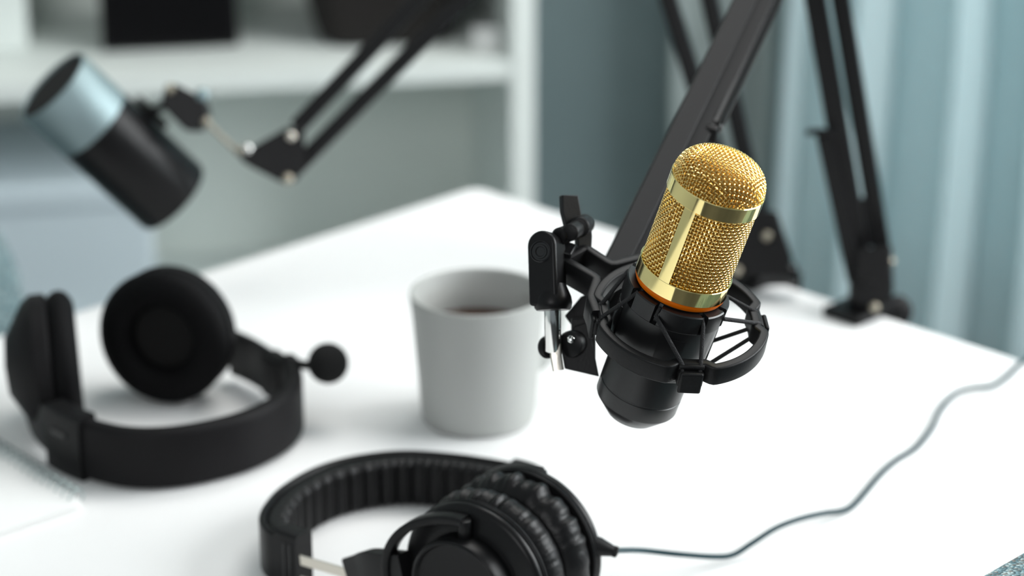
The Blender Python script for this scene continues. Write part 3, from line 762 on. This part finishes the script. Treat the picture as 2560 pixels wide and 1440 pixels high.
# ------------------------------------------------------------------ studio headphones in the foreground
HZ = DESK + .031
def cupframe(c, outward):  # z outward, y up
    z = outward.normalized(); x = Zv.cross(z).normalized(); y = z.cross(x)
    m = Matrix((x, y, z)).transposed().to_4x4(); m.translation = c; return m
hn = V((.56, .83, .02)).normalized()
HC = Zp(1194, 1446, DESK + .0455)
hp_ = thing('studio_headphones', 'black studio headphones with leatherette pads lying in the front of the desk', 'headphones', HC.xy.to_3d() + Zv*DESK)
def pad(b, M_, R0=.0320, rr_=.0118, h0=-.0125, nw=34, amp=.0010, seed=1):
    rnd = random.Random(seed); ph = [rnd.uniform(0, 6.28) for _ in range(6)]
    prof = [(R0 + rr_*math.cos(2*PI*k/28), h0 + .0115*math.sin(2*PI*k/28)) for k in range(28)]
    def rf(a, i, r, z):
        t = 2*PI*i/28
        wgt = max(0, math.cos(t - .35))**1.5
        wv = math.sin(nw*a + 1.8*math.sin(3*a + ph[0]) + ph[1]) + .6*math.sin(nw*1.7*a + ph[2] + 2*math.sin(5*a + ph[3]))
        d = amp*wgt*wv*(.6 + .4*math.sin(2*a + ph[4]))
        return (r + d*math.cos(t), z + d*math.sin(t)*.6)
    b.lathe(prof, 300, M_, closed=True, rfun=rf)
def studio_cup(c, outward, near):
    m = cupframe(c, outward)
    ec = MB(m)
    ec.lathe([(0, -.004), (.040, -.004), (.0430, -.0035), (.0436, -.002), (.0430, -.0005), (.0420, .0), (.0430, .0006), (.0433, .0025), (.0424, .0042), (.0405, .0052), (.0325, .0066), (.0315, .0070), (0, .0070)], 128)
    e = ec.build('ear_cup', M['black_satin'], hp_)
    h = MB(m); h.lathe([(0, .0066), (.0290, .0066), (.0292, .0165), (.0286, .0185), (.0274, .0192), (.0266, .0189), (.0260, .0178), (.0254, .0168), (.0120, .0160), (0, .0160)], 96)
    h.build('housing', M['black_satin'], e)
    p = MB(m); pad(p, None, seed=3 if near else 5, nw=34 if near else 22, amp=.0010 if near else .0013); p.build('ear_pad', M['leather'], hp_)
    q = MB(m); q.lathe([(0, -.010), (.0235, -.010)], 48); q.build('driver_cover', M['fabric_black'], hp_)
    return m
nm = studio_cup(HC, -hn, True)
FC = HC + V((.0270, .0355, .002))
hn2 = V((.56, .83, .0)).normalized()
fm_ = studio_cup(FC, hn2, False)
# headband
outer = [(1392, 1196), (1340, 1168), (1290, 1154), (1220, 1141), (1120, 1128), (1000, 1122), (880, 1136), (780, 1166), (700, 1213), (660, 1256), (646, 1290), (658, 1318), (690, 1336), (740, 1356)]
op = [Zp(x, y, HZ) for x, y in outer]; cen = V((Zp(950, 1260, HZ)))
op = catmull(op, 8)
def inward(path, d, drop):
    out = []
    for i, p in enumerate(path):
        T = (path[min(i+1, len(path)-1)] - path[max(i-1, 0)]).normalized(); N = Zv.cross(T).normalized()
        out.append(p + N*d + Zv*drop)
    return out
test = inward(op, .01, 0); sg = 1 if (test[40] - cen).length < (op[40] - cen).length else -1
outerband = inward(op, sg*.0022, -.0155)
b = MB(); b.sweep(outerband[6:], rrect(.0044, .0305, .0016, 3)); b.build('headband', M['black_satin'], hp_)
padp = inward(op, sg*.0100, -.0157)[8:-13]
cum = [0]
for i in range(1, len(padp)): cum.append(cum[-1] + (padp[i] - padp[i-1]).length)
padf = []
L = cum[-1]; NS = 400; j = 0
for k in range(NS + 1):
    t = L*k/NS
    while j < len(cum) - 2 and cum[j+1] < t: j += 1
    f_ = (t - cum[j])/max(cum[j+1] - cum[j], 1e-9); padf.append(padp[j].lerp(padp[j+1], min(f_, 1)))
pr = rrect(.0130, .0290, .0045, 5)
def pleat(i, j, a, b_):
    s_ = abs(math.sin(PI*i/NS*38)); side_ = a*sg
    inn = max(0, side_)/.005
    k = (.0009*(s_ - .6) + .0004*math.sin(i*.9)) * inn
    return (a + sg*k, b_*(1 + .02*(s_ - .5)*(1 if inn > .1 else .3)))
b = MB(); b.sweep(padf, pr, pfun=pleat); b.build('headband_pad', M['leather'], hp_)
# end caps of the headband
for rng in ((-10, None), (6, 17)):
    seg = inward(op, sg*.0062, -.0138)[rng[0]:rng[1]]
    b = MB(); b.sweep(seg, rrect(.0128, .0335, .002, 3)); cap = b.build('end_cap', M['black_plastic'], hp_)
    if rng[0] == -10:
        g = MB(); s2_ = inward(op, sg*(-.0003), -.0158)
        for i0, w_ in ((-6, .0016), (-4, .0016)):
            T = (s2_[i0+1] - s2_[i0-1]).normalized(); g.box((0, 0, 0), (w_, .0008, .026), fr(s2_[i0], T, Zv))
        g.build('groove', M['black_gloss'], cap)
# steel sliders, near side
S0 = Zp(752, 1400, DESK + .0215); S1 = Zp(905, 1444, DESK + .0265)
for dz in (0, -.013):
    b = MB(); b.sweep([S0 + Zv*dz, S0.lerp(S1, .84) + Zv*dz], rrect(.0010, .0062, .0003, 1)); b.build('slider', M['steel'], hp_)['label'] = 'bare steel slider strip'
# yokes
def yoke(m, stem_from, side_, R=.0375, h=.0140):
    b = MB()
    arc = [m @ V((side_*(R + .0095)*math.sin(a), R*math.cos(a), h - .004*abs(math.cos(a))**3)) for a in [PI*k/36 for k in range(37)]]
    zax = m.to_3x3() @ V((0, 0, 1))
    b.sweep(arc, rrect(.0048, .0085, .0012, 2), up=zax)
    for s_ in (1, -1): b.cyl(m @ V((0, s_*.0285, .0105)), m @ V((0, s_*.0385, .0105)), .0036, 18, .0006)
    mid_ = arc[18]; mi = m @ V((side_*(R - .003), 0, h))
    b.sweep(catmull([mi, mid_.lerp(stem_from, .35), mid_.lerp(stem_from, .7), stem_from], 6), rrect(.0085, .0215, .0012, 2))
    return b
lf = m_side = 1 if (nm @ V((1, 0, 0)) - HC).dot(RT) < 0 else -1
yoke(nm, Zp(884, 1440, DESK + .024), lf).build('yoke', M['black_satin'], hp_, bevel=0)
lf2 = 1 if (fm_ @ V((1, 0, 0)) - FC).dot(V((0, 1, 0))) > 0 else -1
yoke(fm_, op[8] + V((.004, -.004, -.015)), lf2).build('yoke', M['black_satin'], hp_)
# cable with strain relief
c0 = P(1494, 1366, 1.262); c1 = P(1534, 1378, 1.262)
b = MB(); d_ = (c1 - c0); b.lathe([(0, -.002), (.0052, -.002), (.0050, .001), (.0036, .006), (.0029, .0085), (.0031, .0088), (.0031, .0105), (.0019, .0112), (0, .0112)], 20, fr(c0, d_.orthogonal(), d_)); b.build('strain_relief', M['black_plastic'], hp_)
cpx = [(1600, 1376, .022), (1700, 1386, .013), (1790, 1392, .006), (1835, 1386, .0045), (1880, 1358, .008), (1940, 1320, .012), (2000, 1297, .011), (2060, 1283, .006), (2108, 1276, .003), (2140, 1256, .002), (2200, 1186, .002), (2240, 1150, .002), (2290, 1118, .002), (2330, 1068, .003), (2350, 1025, .003), (2385, 985, .005), (2430, 970, .006), (2480, 964, .005), (2520, 938, .004), (2560, 902, .004)]
pts = [c0.lerp(c1, .9)] + [Zp(x, y, DESK + z) for x, y, z in cpx]
last = pts[-1]; pts += [last + V((.03, .03, .0)), last + V((.07, .045, -.03)), last + V((.09, .05, -.2)), last + V((.10, .05, -.45))]
b = MB(); b.tube(catmull(pts, 8), .00155, 10); b.build('cable', M['cable'], hp_)['label'] = 'thin dark teal cable trailing off the desk'

# ------------------------------------------------------------------ headset with boom microphone on the left
RC = Zp(424, 832, DESK + .0445)
hs = thing('headset', 'black headset with foam tipped boom microphone on the left of the desk', 'headset', RC.xy.to_3d() + Zv*DESK)
rn = V((-.27, -.95, .06)).normalized()                            # the pad of the right cup faces the camera
def soft_cup(c, outward, R=.0445):
    m = cupframe(c, outward)
    b = MB(m); b.lathe([(0, -.002), (R - .003, -.002), (R - .001, 0), (R - .001, .008), (R - .006, .014), (.028, .020), (.018, .026), (0, .0275)], 72); e = b.build('ear_cup', M['black_matt'], hs)
    b = MB(m); 
    prof = [(R - .0120 + .0120*math.cos(2*PI*k/24), -.0095 + .0095*math.sin(2*PI*k/24)) for k in range(24)]
    b.lathe(prof, 96, closed=True); b.build('ear_pad', M['leather_matt'], hs)
    b = MB(m); b.lathe([(0, -.006), (R - .016, -.007)], 48); b.build('driver_cover', M['fabric_black'], hs)
    return m
soft_cup(RC, -rn)
LC = Zp(122, 905, DESK + .0455)
ln = V((.975, .20, .03)).normalized()
soft_cup(LC, -ln)
HB = DESK + .040
opx = [(596, 806), (650, 830), (705, 864), (742, 890), (757, 922), (750, 958), (712, 994), (640, 1030), (560, 1054), (470, 1072), (380, 1080), (300, 1077), (232, 1064), (170, 1044), (120, 1020), (85, 994), (58, 962), (44, 926)]
hop = catmull([Zp(x, y, HB) for x, y in opx], 8)
hcen = Zp(420, 960, HB); t2 = inward(hop, .01, 0); sg2 = 1 if (t2[80] - hcen).length < (hop[80] - hcen).length else -1
i_r, i_l = 22, 102
hb_ = inward(hop, sg2*.0060, -.0195)
b = MB(); b.sweep(hb_[i_r:i_l], rrect(.0115, .0385, .0045, 5)); b.build('headband', M['black_matt'], hs)
for a0_, a1_ in ((0, i_r + 6), (i_l - 1, 136)):
    b = MB(); seg = inward(hop, sg2*.0060, -.0195)[a0_:a1_]; b.sweep(seg, rrect(.0060, .032, .002, 3)); b.build('cup_arm', M['black_plastic'], hs)
b = MB(); seg = inward(hop, sg2*.0055, -.0187)[i_l - 2:i_l + 12]; b.sweep(seg, rrect(.0150, .0420, .0025, 3)); sl = b.build('slider_sleeve', M['black_plastic'], hs)
b = MB(); k = i_l + 5; T = (hop[k+1] - hop[k-1]).normalized(); oo = inward(hop, sg2*(-.0022), -.012)[k]; b.box((0, 0, 0), (.014, .0012, .0035), fr(oo, T, Zv)); b.build('size_mark', M['black_gloss'], sl)
b = MB(); seg = inward(hop, sg2*.0055, -.0195)[i_r - 8:i_r + 1]; b.sweep(seg, rrect(.0140, .0300, .003, 3)); b.ball(inward(hop, sg2*.005, -.004)[24], .0062, 20); b.build('hinge', M['black_plastic'], hs)
bc = P(820, 908, 1.53)
b = MB(); b.tube(catmull([P(735, 905, 1.545), P(756, 912, 1.537), P(778, 914, 1.533), bc], 6), .0030, 12); b.build('microphone_boom', M['black_plastic'], hs)
b = MB(); b.ball(bc, .0131, 40, (1.0, 1.0, 1.0)); b.build('foam_ball', M['fabric_black'], hs)
